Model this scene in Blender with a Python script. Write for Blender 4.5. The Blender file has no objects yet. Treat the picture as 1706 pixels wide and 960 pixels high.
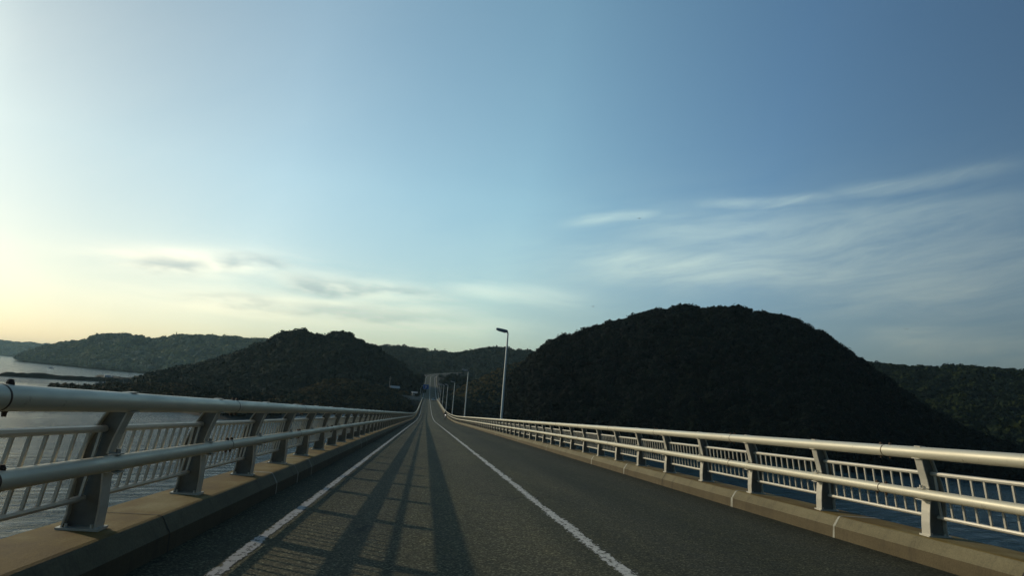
import bpy, bmesh, math, random
import numpy as np
from mathutils import Vector, Matrix

# ------------------------------------------------------------------ camera, sky, sun, exposure
SC = bpy.context.scene
C = SC.collection
F, CX, CY = 1140.0, 853.0, 480.0          # focal length in photograph pixels
CAMH = 1.15
ROLL = math.radians(4.4)
HZ0 = 586.0                                # horizon row at the left edge
VP = (708.0, 690.0)                        # vanishing point of the near road


def cray(px, py):
    v = np.array([px - CX, py - CY, F]); return v / np.linalg.norm(v)


_a, _b = cray(0, HZ0), cray(1000, HZ0 + 1000 * math.tan(ROLL))
UP = np.cross(_a, _b); UP /= np.linalg.norm(UP)
if UP[1] > 0: UP = -UP
_v = cray(*VP)
FW = _v - UP * (_v @ UP); SLOPE = -(_v @ UP) / np.linalg.norm(FW); FW /= np.linalg.norm(FW)
RT = np.cross(FW, UP)
if RT[0] < 0: RT = -RT
W = np.array([RT, FW, UP])                 # camera coords -> world
CAM = np.array([0.0, 0.0, CAMH])


def P(px, py, D):
    """world point seen at a pixel, at horizontal distance D"""
    w = W @ cray(px, py); return CAM + w * (D / math.hypot(w[0], w[1]))


cam = bpy.data.objects.new('camera', bpy.data.cameras.new('camera')); C.objects.link(cam)
m = Matrix.Identity(4)
for i, e in enumerate([(1, 0, 0), (0, -1, 0), (0, 0, -1)]):
    col = W @ np.array(e, float)
    for r in range(3): m[r][i] = col[r]
for r in range(3): m[r][3] = CAM[r]
cam.matrix_world = m
cam.data.sensor_width = 36; cam.data.lens = 36 * F / 1706
cam.data.clip_start = 0.05; cam.data.clip_end = 40000
SC.camera = cam

sp = math.atan(SLOPE)
sd = np.array([-2.32, 1.76 * math.cos(sp), 1.1 * math.cos(sp) - 1.76 * math.sin(sp)]); sd /= np.linalg.norm(sd)
SUN_EL = math.asin(sd[2]); SUN_AZ = math.atan2(sd[0], sd[1])
sl = bpy.data.lights.new('sun', 'SUN'); sl.energy = 3.1; sl.angle = math.radians(0.55); sl.color = (1.0, 0.85, 0.64)
sun = bpy.data.objects.new('sun', sl); C.objects.link(sun)
sun.rotation_euler = Vector(-sd).to_track_quat('-Z', 'Y').to_euler()

SC.view_settings.view_transform = 'Standard'; SC.view_settings.look = 'None'
SC.view_settings.exposure = -0.55; SC.view_settings.gamma = 1.0; SC.view_settings.use_curve_mapping = False
SC.cycles.volume_max_steps = 64


class NT:
    """little helper for node trees"""
    def __init__(s, tree): s.t = tree; s.n = tree.nodes; s.l = tree.links
    def new(s, typ, **k):
        n = s.n.new(typ)
        for a, b in k.items(): setattr(n, a, b)
        return n
    def put(s, sock, v):
        if isinstance(v, bpy.types.NodeSocket): s.l.new(v, sock)
        elif v is not None: sock.default_value = v
    def math(s, op, a, b=None, c=None, clamp=False):
        n = s.new('ShaderNodeMath', operation=op, use_clamp=clamp)
        s.put(n.inputs[0], a); s.put(n.inputs[1], b)
        if c is not None: s.put(n.inputs[2], c)
        return n.outputs[0]
    def mix(s, fac, a, b, mode='MIX'):
        n = s.new('ShaderNodeMix', data_type='RGBA', blend_type=mode)
        s.put(n.inputs['Factor'], fac); s.put(n.inputs['A'], a); s.put(n.inputs['B'], b)
        return n.outputs['Result']
    def noise(s, vec, scale, detail=4, rough=0.5, dist=0.0):
        n = s.new('ShaderNodeTexNoise'); s.put(n.inputs['Vector'], vec)
        n.inputs['Scale'].default_value = scale; n.inputs['Detail'].default_value = detail
        n.inputs['Roughness'].default_value = rough; n.inputs['Distortion'].default_value = dist
        return n.outputs['Fac']
    def ramp(s, fac, stops):
        n = s.new('ShaderNodeValToRGB'); s.put(n.inputs[0], fac); cr = n.color_ramp
        while len(cr.elements) > 1: cr.elements.remove(cr.elements[-1])
        for i, (p, c) in enumerate(stops):
            e = cr.elements[0] if i == 0 else cr.elements.new(p)
            e.position = p; e.color = (c, c, c, 1) if isinstance(c, (int, float)) else (*c, 1)
        return n.outputs[0]
    def xyz(s, vec):
        n = s.new('ShaderNodeSeparateXYZ'); s.put(n.inputs[0], vec); return n.outputs
    def comb(s, x, y, z):
        n = s.new('ShaderNodeCombineXYZ')
        for i, v in enumerate((x, y, z)): s.put(n.inputs[i], v)
        return n.outputs[0]


def build_world():
    w = bpy.data.worlds.new('World'); SC.world = w; w.use_nodes = True
    T = NT(w.node_tree); T.n.clear()
    out = T.new('ShaderNodeOutputWorld'); bg = T.new('ShaderNodeBackground')
    bg.inputs['Strength'].default_value = 0.115
    T.l.new(bg.outputs[0], out.inputs[0])
    sky = T.new('ShaderNodeTexSky', sky_type='NISHITA')
    sky.sun_disc = False; sky.sun_elevation = SUN_EL; sky.sun_rotation = SUN_AZ % (2 * math.pi)
    sky.air_density = 1.0; sky.dust_density = 1.6; sky.ozone_density = 1.2; sky.altitude = 20
    tc = T.new('ShaderNodeTexCoord')
    v = T.new('ShaderNodeVectorMath', operation='NORMALIZE'); T.l.new(tc.outputs['Generated'], v.inputs[0])
    x, y, z = T.xyz(v.outputs[0])
    az = T.math('MULTIPLY', T.math('ARCTAN2', x, y), 57.2958)
    el = T.math('MULTIPLY', T.math('ARCSINE', z), 57.2958)

    def ae(px, py):
        r = W @ cray(px, py)
        return math.degrees(math.atan2(r[0], r[1])), math.degrees(math.asin(r[2]))
    # streak noise, domain in degrees of azimuth / elevation
    warp = T.noise(T.comb(T.math('MULTIPLY', az, 0.06), T.math('MULTIPLY', el, 0.12), 3.0), 1.0, 3)
    ew = T.math('ADD', el, T.math('MULTIPLY', T.math('SUBTRACT', warp, 0.5), 2.4))
    warp2 = T.noise(T.comb(T.math('MULTIPLY', az, 0.22), T.math('MULTIPLY', el, 0.7), 5.0), 1.0, 4, .6)
    ec = T.math('ADD', ew, T.math('MULTIPLY', T.math('SUBTRACT', warp2, 0.5), 2.6))
    fine = T.noise(T.comb(T.math('MULTIPLY', az, 0.09), T.math('MULTIPLY', ew, 0.62), 1.0), 1.0, 7, 0.6, 0.3)
    # tilted streaks for the right hand cirrus
    tl = T.math('SUBTRACT', ew, T.math('MULTIPLY', az, 0.17))
    cir = T.noise(T.comb(T.math('MULTIPLY', az, 0.10), T.math('MULTIPLY', tl, 0.55), 7.0), 1.0, 8, 0.64, 0.5)

    def blob(p0, p1, thick, soft=1.0, src_el=None):
        (a0, e0), (a1, e1) = ae(*p0), ae(*p1)
        L = math.hypot(a1 - a0, e1 - e0) / 2; ca, ce = (a0 + a1) / 2, (e0 + e1) / 2
        th = math.atan2(e1 - e0, a1 - a0)
        da = T.math('SUBTRACT', az, ca); de = T.math('SUBTRACT', ew if src_el is None else src_el, ce)
        u = T.math('ADD', T.math('MULTIPLY', da, math.cos(th) / L), T.math('MULTIPLY', de, math.sin(th) / L))
        q = T.math('ADD', T.math('MULTIPLY', da, -math.sin(th) / thick), T.math('MULTIPLY', de, math.cos(th) / thick))
        r2 = T.math('ADD', T.math('POWER', T.math('ABSOLUTE', u), 3.0), T.math('MULTIPLY', q, q))
        return T.math('DIVIDE', 1.0, T.math('ADD', 1.0, T.math('POWER', r2, 1.6)))

    def many(lst, se=None):
        acc = None
        for p0, p1, t, k in lst:
            b = T.math('MULTIPLY', blob(p0, p1, t, 1.0, se), k)
            acc = b if acc is None else T.math('MAXIMUM', acc, b)
        return acc
    left = many([((180, 424), (480, 442), 0.85, 1.0), ((455, 458), (740, 500), 0.95, 1.0), ((300, 490), (800, 535), 1.1, .8),
                 ((740, 482), (980, 496), 0.8, .75), ((420, 515), (900, 550), 1.0, .55)])
    core = many([((225, 435), (345, 440), 0.5, 1.0), ((365, 432), (475, 441), 0.55, 1.0), ((480, 462), (620, 484), 0.6, 1.0),
                 ((580, 476), (730, 492), 0.42, .8), ((320, 492), (470, 503), 0.42, .9), ((430, 505), (760, 532), 0.55, .7)], ec)
    right = many([((990, 440), (1500, 455), 1.5, .9), ((1100, 400), (1760, 370), 2.3, .85), ((1180, 340), (1400, 328), 0.5, .9),
                  ((1380, 325), (1680, 285), 0.6, .8), ((960, 375), (1100, 358), 0.5, .6), ((1300, 440), (1900, 440), 3.2, .7),
                  ((1450, 560), (1800, 575), 1.2, .45)])
    lm = T.math('MULTIPLY', left, T.ramp(fine, [(.33, .15), (.50, .75), (.62, 1.0)]), clamp=True)
    cm = T.math('MULTIPLY', core, T.ramp(warp2, [(.30, .35), (.6, 1.0)]), clamp=True)
    rm = T.math('MULTIPLY', right, T.ramp(cir, [(0.32, 0.28), (0.46, 0.62), (0.62, 1.0)]), clamp=True)
    veil = T.noise(T.comb(T.math('MULTIPLY', az, 0.03), T.math('MULTIPLY', tl, 0.05), 11.0), 1.0, 6, 0.62, 0.8)
    vm = T.ramp(veil, [(0.42, 0.0), (0.75, 0.22)])

    # sky contrast: gain by sun angle, dimmed behind and overhead to lower ambient light
    s0 = sky.outputs[0]
    sdn = T.new('ShaderNodeVectorMath', operation='DOT_PRODUCT')
    T.l.new(v.outputs[0], sdn.inputs[0]); sdn.inputs[1].default_value = tuple(sd)
    near = T.math('POWER', T.math('MAXIMUM', T.math('MULTIPLY_ADD', sdn.outputs['Value'], 0.5, 0.5), 0.0), 2.0)
    gain = T.ramp(near, [(0.0, (.10, .14, .17)), (0.13, (.20, .27, .31)), (0.25, (.365, .475, .525)), (0.4, (.50, .68, .745)), (0.6, (.74, .95, .88)),
                         (0.8, (.66, .80, .76)), (0.94, (.365, .45, .475))])
    top = T.ramp(z, [(0.0, (.66, .63, .80)), (0.12, (.84, .79, .84)), (0.27, (1.0, .99, 1.0)), (0.52, (1.0, 1.0, 1.0)), (0.80, (.36, .53, .70)), (1.0, (.30, .46, .64))])
    s1 = T.mix(1.0, T.mix(1.0, s0, gain, 'MULTIPLY'), top, 'MULTIPLY')
    s1 = T.mix(1.0, s1, (2.10, 2.14, 2.12, 1), 'MULTIPLY')
    # clouds take their light from the sky around them
    lcol = T.mix(1.0, s1, (1.9, 1.5, 1.25, 1), 'MULTIPLY')
    gcol = T.mix(1.0, s1, (0.74, 0.73, 0.76, 1), 'MULTIPLY')
    rcol = T.mix(1.0, s1, (2.9, 2.0, 1.38, 1), 'MULTIPLY')
    c = T.mix(T.math('MULTIPLY', lm, 0.95), s1, lcol)
    c = T.mix(T.math('MULTIPLY', cm, 0.9), c, gcol)
    c = T.mix(T.math('MULTIPLY', rm, 0.95), c, rcol)
    c = T.mix(vm, c, T.mix(1.0, s1, (1.35, 1.2, 1.1, 1), 'MULTIPLY'))
    T.l.new(c, bg.inputs['Color'])


build_world()

# ------------------------------------------------------------------ helpers
random.seed(4); RNG = np.random.default_rng(7)


def tag(o, label=None, cat=None, group=None, kind=None):
    if label: o['label'] = label
    if cat: o['category'] = cat
    if group: o['group'] = group
    if kind: o['kind'] = kind
    return o


def empty(name, loc=(0, 0, 0), rz=0.0):
    o = bpy.data.objects.new(name, None); C.objects.link(o); o.location = loc; o.rotation_euler = (0, 0, rz)
    o.empty_display_size = 0.2
    return o


class MB:
    def __init__(s): s.v = []; s.f = []; s.mi = []
    def add(s, vs, fs, mi=0):
        n = len(s.v); s.v += [tuple(map(float, p)) for p in vs]
        s.f += [tuple(i + n for i in f) for f in fs]; s.mi += [mi] * len(fs); return s
    def box(s, c, d, R=None, mi=0, taper=(1, 1)):
        hx, hy, hz = d[0] / 2, d[1] / 2, d[2] / 2; vs = []
        for z in (-1, 1):
            tx, ty = taper if z > 0 else (1, 1)
            for x, y in ((-1, -1), (1, -1), (1, 1), (-1, 1)):
                p = Vector((x * hx * tx, y * hy * ty, z * hz))
                if R is not None: p = R @ p
                vs.append((p.x + c[0], p.y + c[1], p.z + c[2]))
        return s.add(vs, [(3, 2, 1, 0), (4, 5, 6, 7), (0, 1, 5, 4), (1, 2, 6, 5), (2, 3, 7, 6), (3, 0, 4, 7)], mi)
    def tube(s, pts, r, n=10, caps=True, mi=0):
        pts = [Vector(p) for p in pts]; rs = r if isinstance(r, (list, tuple)) else [r] * len(pts)
        vs = []
        for i, p in enumerate(pts):
            t = (pts[min(i + 1, len(pts) - 1)] - pts[max(i - 1, 0)]).normalized()
            a = Vector((0, 0, 1)) if abs(t.z) < 0.9 else Vector((1, 0, 0))
            u = t.cross(a).normalized(); w = t.cross(u)
            for k in range(n):
                an = 2 * math.pi * k / n
                vs.append(p + (u * math.cos(an) + w * math.sin(an)) * rs[i])
        fs = []
        for i in range(len(pts) - 1):
            for k in range(n):
                a, b = i * n + k, i * n + (k + 1) % n
                fs.append((a, b, b + n, a + n))
        if caps: fs.append(tuple(range(n - 1, -1, -1))); fs.append(tuple((len(pts) - 1) * n + k for k in range(n)))
        return s.add(vs, fs, mi)
    def loft(s, rings, mi=0, caps=True):
        n = len(rings[0]); vs = [p for r in rings for p in r]; fs = []
        for i in range(len(rings) - 1):
            for k in range(n):
                a, b = i * n + k, i * n + (k + 1) % n
                fs.append((a, b, b + n, a + n))
        if caps: fs.append(tuple(range(n - 1, -1, -1))); fs.append(tuple((len(rings) - 1) * n + k for k in range(n)))
        return s.add(vs, fs, mi)
    def build(s, name, mat, parent=None, smooth=False, bevel=0.0, loc=None):
        me = bpy.data.meshes.new(name); me.from_pydata(s.v, [], s.f)
        for mt in (mat if isinstance(mat, (list, tuple)) else [mat]): me.materials.append(mt)
        if any(s.mi): me.polygons.foreach_set('material_index', s.mi)
        bm = bmesh.new(); bm.from_mesh(me); bmesh.ops.recalc_face_normals(bm, faces=bm.faces); bm.to_mesh(me); bm.free()
        o = bpy.data.objects.new(name, me); C.objects.link(o)
        if parent: o.parent = parent
        if loc: o.location = loc
        if smooth:
            me.polygons.foreach_set('use_smooth', [True] * len(me.polygons))
            me.set_sharp_from_angle(angle=math.radians(35))
        if bevel:
            b = o.modifiers.new('bevel', 'BEVEL'); b.width = bevel; b.segments = 2; b.limit_method = 'ANGLE'
        return o


def copy_tree(o, parent=None):
    c = o.copy(); C.objects.link(c); c.parent = parent
    for ch in list(o.children): copy_tree(ch, c)
    return c


def mat(name, col=(.5, .5, .5), rough=.6, metal=0.0, spec=0.5, emit=None, es=1.0):
    mt = bpy.data.materials.new(name); mt.use_nodes = True
    b = mt.node_tree.nodes['Principled BSDF']
    b.inputs['Base Color'].default_value = (*col, 1); b.inputs['Roughness'].default_value = rough
    b.inputs['Metallic'].default_value = metal; b.inputs['Specular IOR Level'].default_value = spec
    if emit: b.inputs['Emission Color'].default_value = (*emit, 1); b.inputs['Emission Strength'].default_value = es
    return mt


def bump(T, b, h, strength=.3, dist=.01):
    n = T.new('ShaderNodeBump'); n.inputs['Strength'].default_value = strength; n.inputs['Distance'].default_value = dist
    T.l.new(h, n.inputs['Height']); T.l.new(n.outputs[0], b.inputs['Normal'])


def noisy(name, c0, c1, scale, rough=.7, metal=0.0, spec=.4, bscale=None, bstr=.3, bdist=.01, stretch=None, extra=None):
    mt = mat(name, c0, rough, metal, spec); T = NT(mt.node_tree); b = T.n['Principled BSDF']
    tc = T.new('ShaderNodeTexCoord').outputs['Object']
    if stretch:
        mp = T.new('ShaderNodeMapping'); mp.inputs['Scale'].default_value = stretch; T.l.new(tc, mp.inputs[0]); vec = mp.outputs[0]
    else: vec = tc
    c = T.mix(T.ramp(T.noise(vec, scale, 6, .6), [(.32, 0.0), (.68, 1.0)]), (*c0, 1), (*c1, 1))
    if extra: c = extra(T, tc, c)
    T.l.new(c, b.inputs['Base Color'])
    if bscale: bump(T, b, T.noise(tc, bscale, 5, .6), bstr, bdist)
    return mt


# ------------------------------------------------------------------ materials
def asphalt():
    mt = mat('asphalt', (.1, .1, .1), .85, 0, .10); T = NT(mt.node_tree); b = T.n['Principled BSDF']
    o = T.new('ShaderNodeTexCoord').outputs['Object']; x, y, z = T.xyz(o)
    big = T.noise(T.comb(T.math('MULTIPLY', x, 1.0), T.math('MULTIPLY', y, 0.12), 0.0), 0.9, 6, .6)
    base = T.ramp(big, [(.25, (.036, .038, .026)), (.5, (.053, .055, .034)), (.75, (.082, .078, .044))])
    # polished wheel tracks and oil strip: two lanes
    for cx in (-.62, 1.05, 2.65, 4.35):
        d = T.math('SUBTRACT', x, cx)
        g = T.math('DIVIDE', 1.0, T.math('ADD', 1.0, T.math('POWER', T.math('MULTIPLY', d, 2.6), 4.0)))
        base = T.mix(T.math('MULTIPLY', g, .22), base, (.088, .085, .062, 1))
    # patch seam, dirt towards the kerb
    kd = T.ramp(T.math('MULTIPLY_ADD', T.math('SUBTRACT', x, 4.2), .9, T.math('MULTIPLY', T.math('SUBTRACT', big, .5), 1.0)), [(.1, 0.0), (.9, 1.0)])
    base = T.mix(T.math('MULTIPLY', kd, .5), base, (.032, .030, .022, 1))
    vo = T.new('ShaderNodeTexVoronoi'); T.l.new(o, vo.inputs['Vector']); vo.inputs['Scale'].default_value = 75
    vx = T.xyz(vo.outputs['Color'])[0]
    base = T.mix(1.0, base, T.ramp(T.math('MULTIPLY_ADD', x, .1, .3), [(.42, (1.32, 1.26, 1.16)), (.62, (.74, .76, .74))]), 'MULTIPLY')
    ag = T.ramp(vx, [(0.0, .30), (.6, .9), (.86, 1.5), (1.0, 3.4)])
    base = T.mix(.85, base, T.mix(1.0, base, ag, 'MULTIPLY'))
    sm = T.noise(o, 6.0, 8, .7)
    base = T.mix(.6, base, T.mix(1.0, base, T.ramp(sm, [(.3, .6), (.7, 1.45)]), 'MULTIPLY'))
    # fine cracks
    vc = T.new('ShaderNodeTexVoronoi', feature='DISTANCE_TO_EDGE')
    wv = T.new('ShaderNodeVectorMath', operation='ADD'); T.l.new(o, wv.inputs[0])
    nz = T.new('ShaderNodeTexNoise'); T.l.new(o, nz.inputs['Vector']); nz.inputs['Scale'].default_value = 1.2; nz.inputs['Detail'].default_value = 5
    T.l.new(nz.outputs['Color'], wv.inputs[1]); T.l.new(wv.outputs[0], vc.inputs['Vector']); vc.inputs['Scale'].default_value = .33
    crack = T.ramp(vc.outputs['Distance'], [(0.0, 1.0), (.006, .8), (.011, 0.0)])
    gate = T.ramp(T.noise(o, .25, 2), [(.52, 0.0), (.6, 1.0)])
    base = T.mix(T.math('MULTIPLY', T.math('MULTIPLY', crack, gate), .7), base, (.02, .02, .02, 1))
    T.l.new(base, b.inputs['Base Color'])
    T.l.new(T.ramp(sm, [(.3, .72), (.7, .92)]), b.inputs['Roughness'])
    h = T.math('ADD', T.math('MULTIPLY', vo.outputs['Distance'], -.5), T.math('MULTIPLY', T.noise(o, 160, 3), .6))
    bump(T, b, h, .7, .006)
    return mt


def paint(name, xc, half, wear, col=(.60, .60, .55)):
    mt = mat(name, col, .6, 0, .4); T = NT(mt.node_tree); b = T.n['Principled BSDF']
    o = T.new('ShaderNodeTexCoord').outputs['Object']; x, y, z = T.xyz(o)
    d = T.math('ABSOLUTE', T.math('SUBTRACT', x, xc))
    n1 = T.noise(T.comb(T.math('MULTIPLY', x, 20.0), T.math('MULTIPLY', y, 11.0), 0.0), 1.0, 7, .72)
    n2 = T.noise(T.comb(T.math('MULTIPLY', x, 3.0), T.math('MULTIPLY', y, 1.1), 4.0), 1.0, 5, .6)
    edge = T.math('SUBTRACT', T.math('DIVIDE', d, half), 1.0)
    f = T.math('ADD', edge, T.math('MULTIPLY', T.math('SUBTRACT', n1, .5), 5.5 * wear))
    f = T.math('ADD', f, T.math('MULTIPLY', T.math('SUBTRACT', n2, .5), 3.2 * wear))
    # break-up in the middle of the line too
    hole = T.ramp(n1, [(.53, 0.0), (.60, 1.0)])
    m0 = T.ramp(T.math('MULTIPLY_ADD', f, 2.5, .5), [(.3, 1.0), (.7, 0.0)])
    m1 = T.math('MULTIPLY', m0, T.math('SUBTRACT', 1.0, T.math('MULTIPLY', hole, min(1.0, wear * 1.6))), clamp=True)
    tr = T.new('ShaderNodeBsdfTransparent'); mx = T.new('ShaderNodeMixShader')
    T.put(mx.inputs[0], m1); T.l.new(tr.outputs[0], mx.inputs[1]); T.l.new(b.outputs[0], mx.inputs[2])
    T.l.new(mx.outputs[0], T.n['Material Output'].inputs[0])
    dirt = T.noise(o, 9, 6, .7)
    T.l.new(T.mix(T.ramp(dirt, [(.35, 0.0), (.7, .55)]), (*col, 1), (.28, .26, .21, 1)), b.inputs['Base Color'])
    return mt


def concrete(name, c0, c1, top=None):
    mt = mat(name, c0, .85, 0, .3); T = NT(mt.node_tree); b = T.n['Principled BSDF']
    o = T.new('ShaderNodeTexCoord').outputs['Object']; x, y, z = T.xyz(o)
    n = T.noise(T.comb(T.math('MULTIPLY', x, 2.0), T.math('MULTIPLY', y, .45), T.math('MULTIPLY', z, 2.0)), 1.6, 8, .65)
    c = T.mix(T.ramp(n, [(.3, 0.0), (.7, 1.0)]), (*c0, 1), (*c1, 1))
    st = T.noise(T.comb(T.math('MULTIPLY', x, 3.0), T.math('MULTIPLY', y, 5.0), T.math('MULTIPLY', z, .6)), 1.0, 6, .7)
    c = T.mix(T.ramp(st, [(.50, 0.0), (.74, .55)]), c, (.055, .045, .03, 1))
    if top:
        nn = T.new('ShaderNodeNewGeometry').outputs['Normal']
        up = T.ramp(T.xyz(nn)[2], [(.85, 0.0), (.97, 1.0)])
        n3 = T.noise(T.comb(T.math('MULTIPLY', x, 1.5), T.math('MULTIPLY', y, .7), 9.0), 1.3, 6, .6)
        tcol = T.ramp(n3, [(.36, top[0]), (.5, top[1]), (.66, top[2])])
        c = T.mix(up, c, tcol)
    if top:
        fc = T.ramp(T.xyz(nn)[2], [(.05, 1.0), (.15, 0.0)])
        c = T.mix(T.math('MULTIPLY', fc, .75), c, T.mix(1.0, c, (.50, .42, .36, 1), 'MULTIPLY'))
    sp_ = T.noise(o, 60, 4, .7)
    c = T.mix(.5, c, T.mix(1.0, c, T.ramp(sp_, [(.3, .55), (.7, 1.4)]), 'MULTIPLY'))
    T.l.new(c, b.inputs['Base Color']); bump(T, b, T.noise(o, 45, 6, .7), .5, .006)
    return mt


def metal_paint(name, c0, c1):
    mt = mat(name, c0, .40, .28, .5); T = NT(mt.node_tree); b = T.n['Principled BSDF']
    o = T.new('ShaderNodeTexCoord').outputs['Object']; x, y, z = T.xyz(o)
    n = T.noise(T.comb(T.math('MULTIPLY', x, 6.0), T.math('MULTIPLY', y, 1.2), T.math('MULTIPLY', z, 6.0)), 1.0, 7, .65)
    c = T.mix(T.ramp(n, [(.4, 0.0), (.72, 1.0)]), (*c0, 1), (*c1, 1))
    r = T.noise(o, 11, 7, .75)
    c = T.mix(T.ramp(r, [(.62, 0.0), (.72, .75)]), c, (.16, .09, .045, 1))
    T.l.new(c, b.inputs['Base Color']); T.l.new(T.ramp(n, [(.3, .36), (.7, .58)]), b.inputs['Roughness'])
    return mt


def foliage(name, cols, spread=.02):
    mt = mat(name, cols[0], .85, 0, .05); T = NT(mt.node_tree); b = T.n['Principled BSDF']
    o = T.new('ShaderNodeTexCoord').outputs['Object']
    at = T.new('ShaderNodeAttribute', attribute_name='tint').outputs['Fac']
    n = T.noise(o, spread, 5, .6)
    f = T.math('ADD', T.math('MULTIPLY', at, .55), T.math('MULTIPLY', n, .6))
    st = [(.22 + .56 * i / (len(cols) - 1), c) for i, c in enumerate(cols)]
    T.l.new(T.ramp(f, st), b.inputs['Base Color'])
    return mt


def sea_mat():
    mt = mat('sea_water', (.015, .048, .062), .06, 0, .5); T = NT(mt.node_tree); b = T.n['Principled BSDF']
    o = T.new('ShaderNodeTexCoord').outputs['Object']; x, y, z = T.xyz(o)
    b.inputs['IOR'].default_value = 1.33
    # waves run with the wind, long crests roughly across the view
    u = T.math('ADD', T.math('MULTIPLY', x, .88), T.math('MULTIPLY', y, .47))
    w = T.math('ADD', T.math('MULTIPLY', x, -.47), T.math('MULTIPLY', y, .88))
    v1 = T.comb(T.math('MULTIPLY', u, .34), w, 0.0)
    h = T.math('MULTIPLY', T.noise(v1, .16, 3, .5, .3), 2.2)
    h = T.math('ADD', h, T.math('MULTIPLY', T.noise(v1, .5, 6, .62, .6), 2.4))
    h = T.math('ADD', h, T.math('MULTIPLY', T.noise(v1, 3.0, 4, .6), .20))
    T.l.new(T.ramp(T.noise(T.comb(T.math('MULTIPLY', u, .3), w, 2.0), .02, 4), [(.35, .05), (.7, .12)]), b.inputs['Roughness'])
    bump(T, b, h, 1.0, .36)
    return mt


M = dict(
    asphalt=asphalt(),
    edge=paint('edge_line_paint', -1.29, .042, .55, (.34, .34, .32)),
    centre=paint('centre_line_paint', 1.73, .056, .95, (.56, .54, .46)),
    kerb=concrete('kerb_concrete', (.125, .105, .054), (.18, .155, .085), [(.092, .054, .008), (.142, .092, .014), (.21, .170, .065)]),
    conc=noisy('weathered_concrete', (.20, .19, .17), (.30, .29, .25), .4),
    groove=mat('joint_groove', (.02, .018, .015), .9),
    mortar=noisy('joint_mortar', (.36, .35, .28), (.20, .185, .13), 14),
    rail=metal_paint('rail_paint', (.61, .565, .42), (.53, .49, .36)),
    post=metal_paint('post_paint', (.42, .41, .35), (.29, .28, .23)),
    web=metal_paint('shaded_web_paint', (.19, .19, .16), (.12, .12, .10)),  # flange paint darkened so the web's shade sits in its colour
    bar=metal_paint('baluster_paint', (.54, .51, .42), (.42, .39, .31)),
    bolt=noisy('rusty_steel', (.05, .035, .025), (.12, .07, .04), 40, .6, .6),
    lamp=noisy('galvanised_pole', (.60, .63, .62), (.48, .50, .49), 3, .4, .5, stretch=(6, 6, .6)),
    lamp_head=noisy('lamp_housing', (.20, .21, .21), (.27, .28, .28), 9, .45, .4),
    glass=mat('lamp_glass', (.35, .35, .33), .2, 0, .5),
    sea=sea_mat(),
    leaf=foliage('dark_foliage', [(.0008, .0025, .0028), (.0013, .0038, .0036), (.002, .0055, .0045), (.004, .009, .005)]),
    leaf_far=foliage('hazed_foliage', [(.135, .165, .135), (.16, .19, .15), (.19, .215, .145), (.27, .28, .15)], .006),  # pale grey-green: distance haze put into the leaf colours
    leaf_mid=foliage('mixed_foliage', [(.004, .012, .011), (.007, .017, .014), (.011, .023, .015), (.026, .032, .015)], .02),
    grass_slope=foliage('sunlit_slope', [(.012, .020, .012), (.040, .040, .018), (.11, .080, .030), (.19, .125, .045)], .04),  # brown scrub colours brightened to paint sunlight on this slope
    leaf_right=foliage('dull_right_foliage', [(.0015, .005, .004), (.003, .008, .006), (.007, .014, .007), (.026, .034, .009)], .02),
    scrub=foliage('brown_scrub', [(.008, .014, .010), (.020, .023, .012), (.050, .038, .015), (.100, .066, .024)], .03),
    hillside=noisy('hillside_soil', (.005, .008, .006), (.012, .015, .009), .05, .95, 0, .1),
    shore=noisy('shore_rock', (.012, .014, .012), (.036, .033, .024), .15, .95, 0, .2, 1.5, .6, .4),
    bark=noisy('bark', (.028, .022, .017), (.05, .04, .03), 3, .9),
)

# ------------------------------------------------------------------ road profile
XC, XL, XR = 1.73, -1.81, 5.17             # centre line, kerb faces
YEND = 345.0
S0 = -SLOPE


def zr(y):
    if y <= 105: return S0 * y
    if y <= 210: t = y - 105; return S0 * 105 + S0 * t - S0 * t * t / 210
    z1 = S0 * 105 + S0 * 52.5
    if y <= 345: return z1
    if y <= 520: t = (y - 345) / 175; return z1 + 8.0 * t * t * (1.6 - .6 * t)
    t = y - 520; return z1 + 8.0 + .085 * t


def xr(y):                                  # the land road swings a little to the right at its top
    t = max(0.0, y - 585); return 4.0 * max(0, min(1, (y - 345) / 90)) * 0 + t * t * .0035


YS = [-30, -12] + list(np.arange(0, 105, 3.5)) + list(np.arange(105, 346, 3.0))
YS = sorted(set([float(round(v, 2)) for v in YS] + [YEND]))
LAND_YS = list(np.arange(YEND, 700, 6.0))


def ribbon(name, x0, x1, ys, dz, mt, kind='structure', nx=1, wfun=None):
    b = MB(); vs = []
    for y in ys:
        for k in range(nx + 1):
            x = x0 + (x1 - x0) * k / nx
            if wfun: x = XC + (x - XC) * wfun(y)
            vs.append((x + xr(y), y, zr(y) + dz))
    n = nx + 1; fs = [(i * n + k, i * n + k + 1, (i + 1) * n + k + 1, (i + 1) * n + k) for i in range(len(ys) - 1) for k in range(nx)]
    b.add(vs, fs); o = b.build(name, mt); tag(o, kind=kind); return o


def extrude_profile(name, prof, ys, mt, kind='structure'):
    rings = [[(x, y, zr(y) + z) for x, z in prof] for y in ys]
    b = MB(); b.loft(rings); o = b.build(name, mt)
    if kind: tag(o, kind=kind)
    return o


KH = .262
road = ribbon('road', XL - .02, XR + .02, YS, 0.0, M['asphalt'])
tag(road, 'grey asphalt bridge roadway running downhill to the island', 'road')
o = ribbon('road_edge_line', -1.41, -1.17, YS, .004, M['edge']); tag(o, 'worn white edge line beside the left kerb', 'road marking')
o = ribbon('road_centre_line', 1.56, 1.90, YS, .004, M['centre']); tag(o, 'ragged worn white line between the two lanes', 'road marking')
# kerbs: upright with a rounded chamfer and a broad flat top that carries the railing
KW = .56


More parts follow.
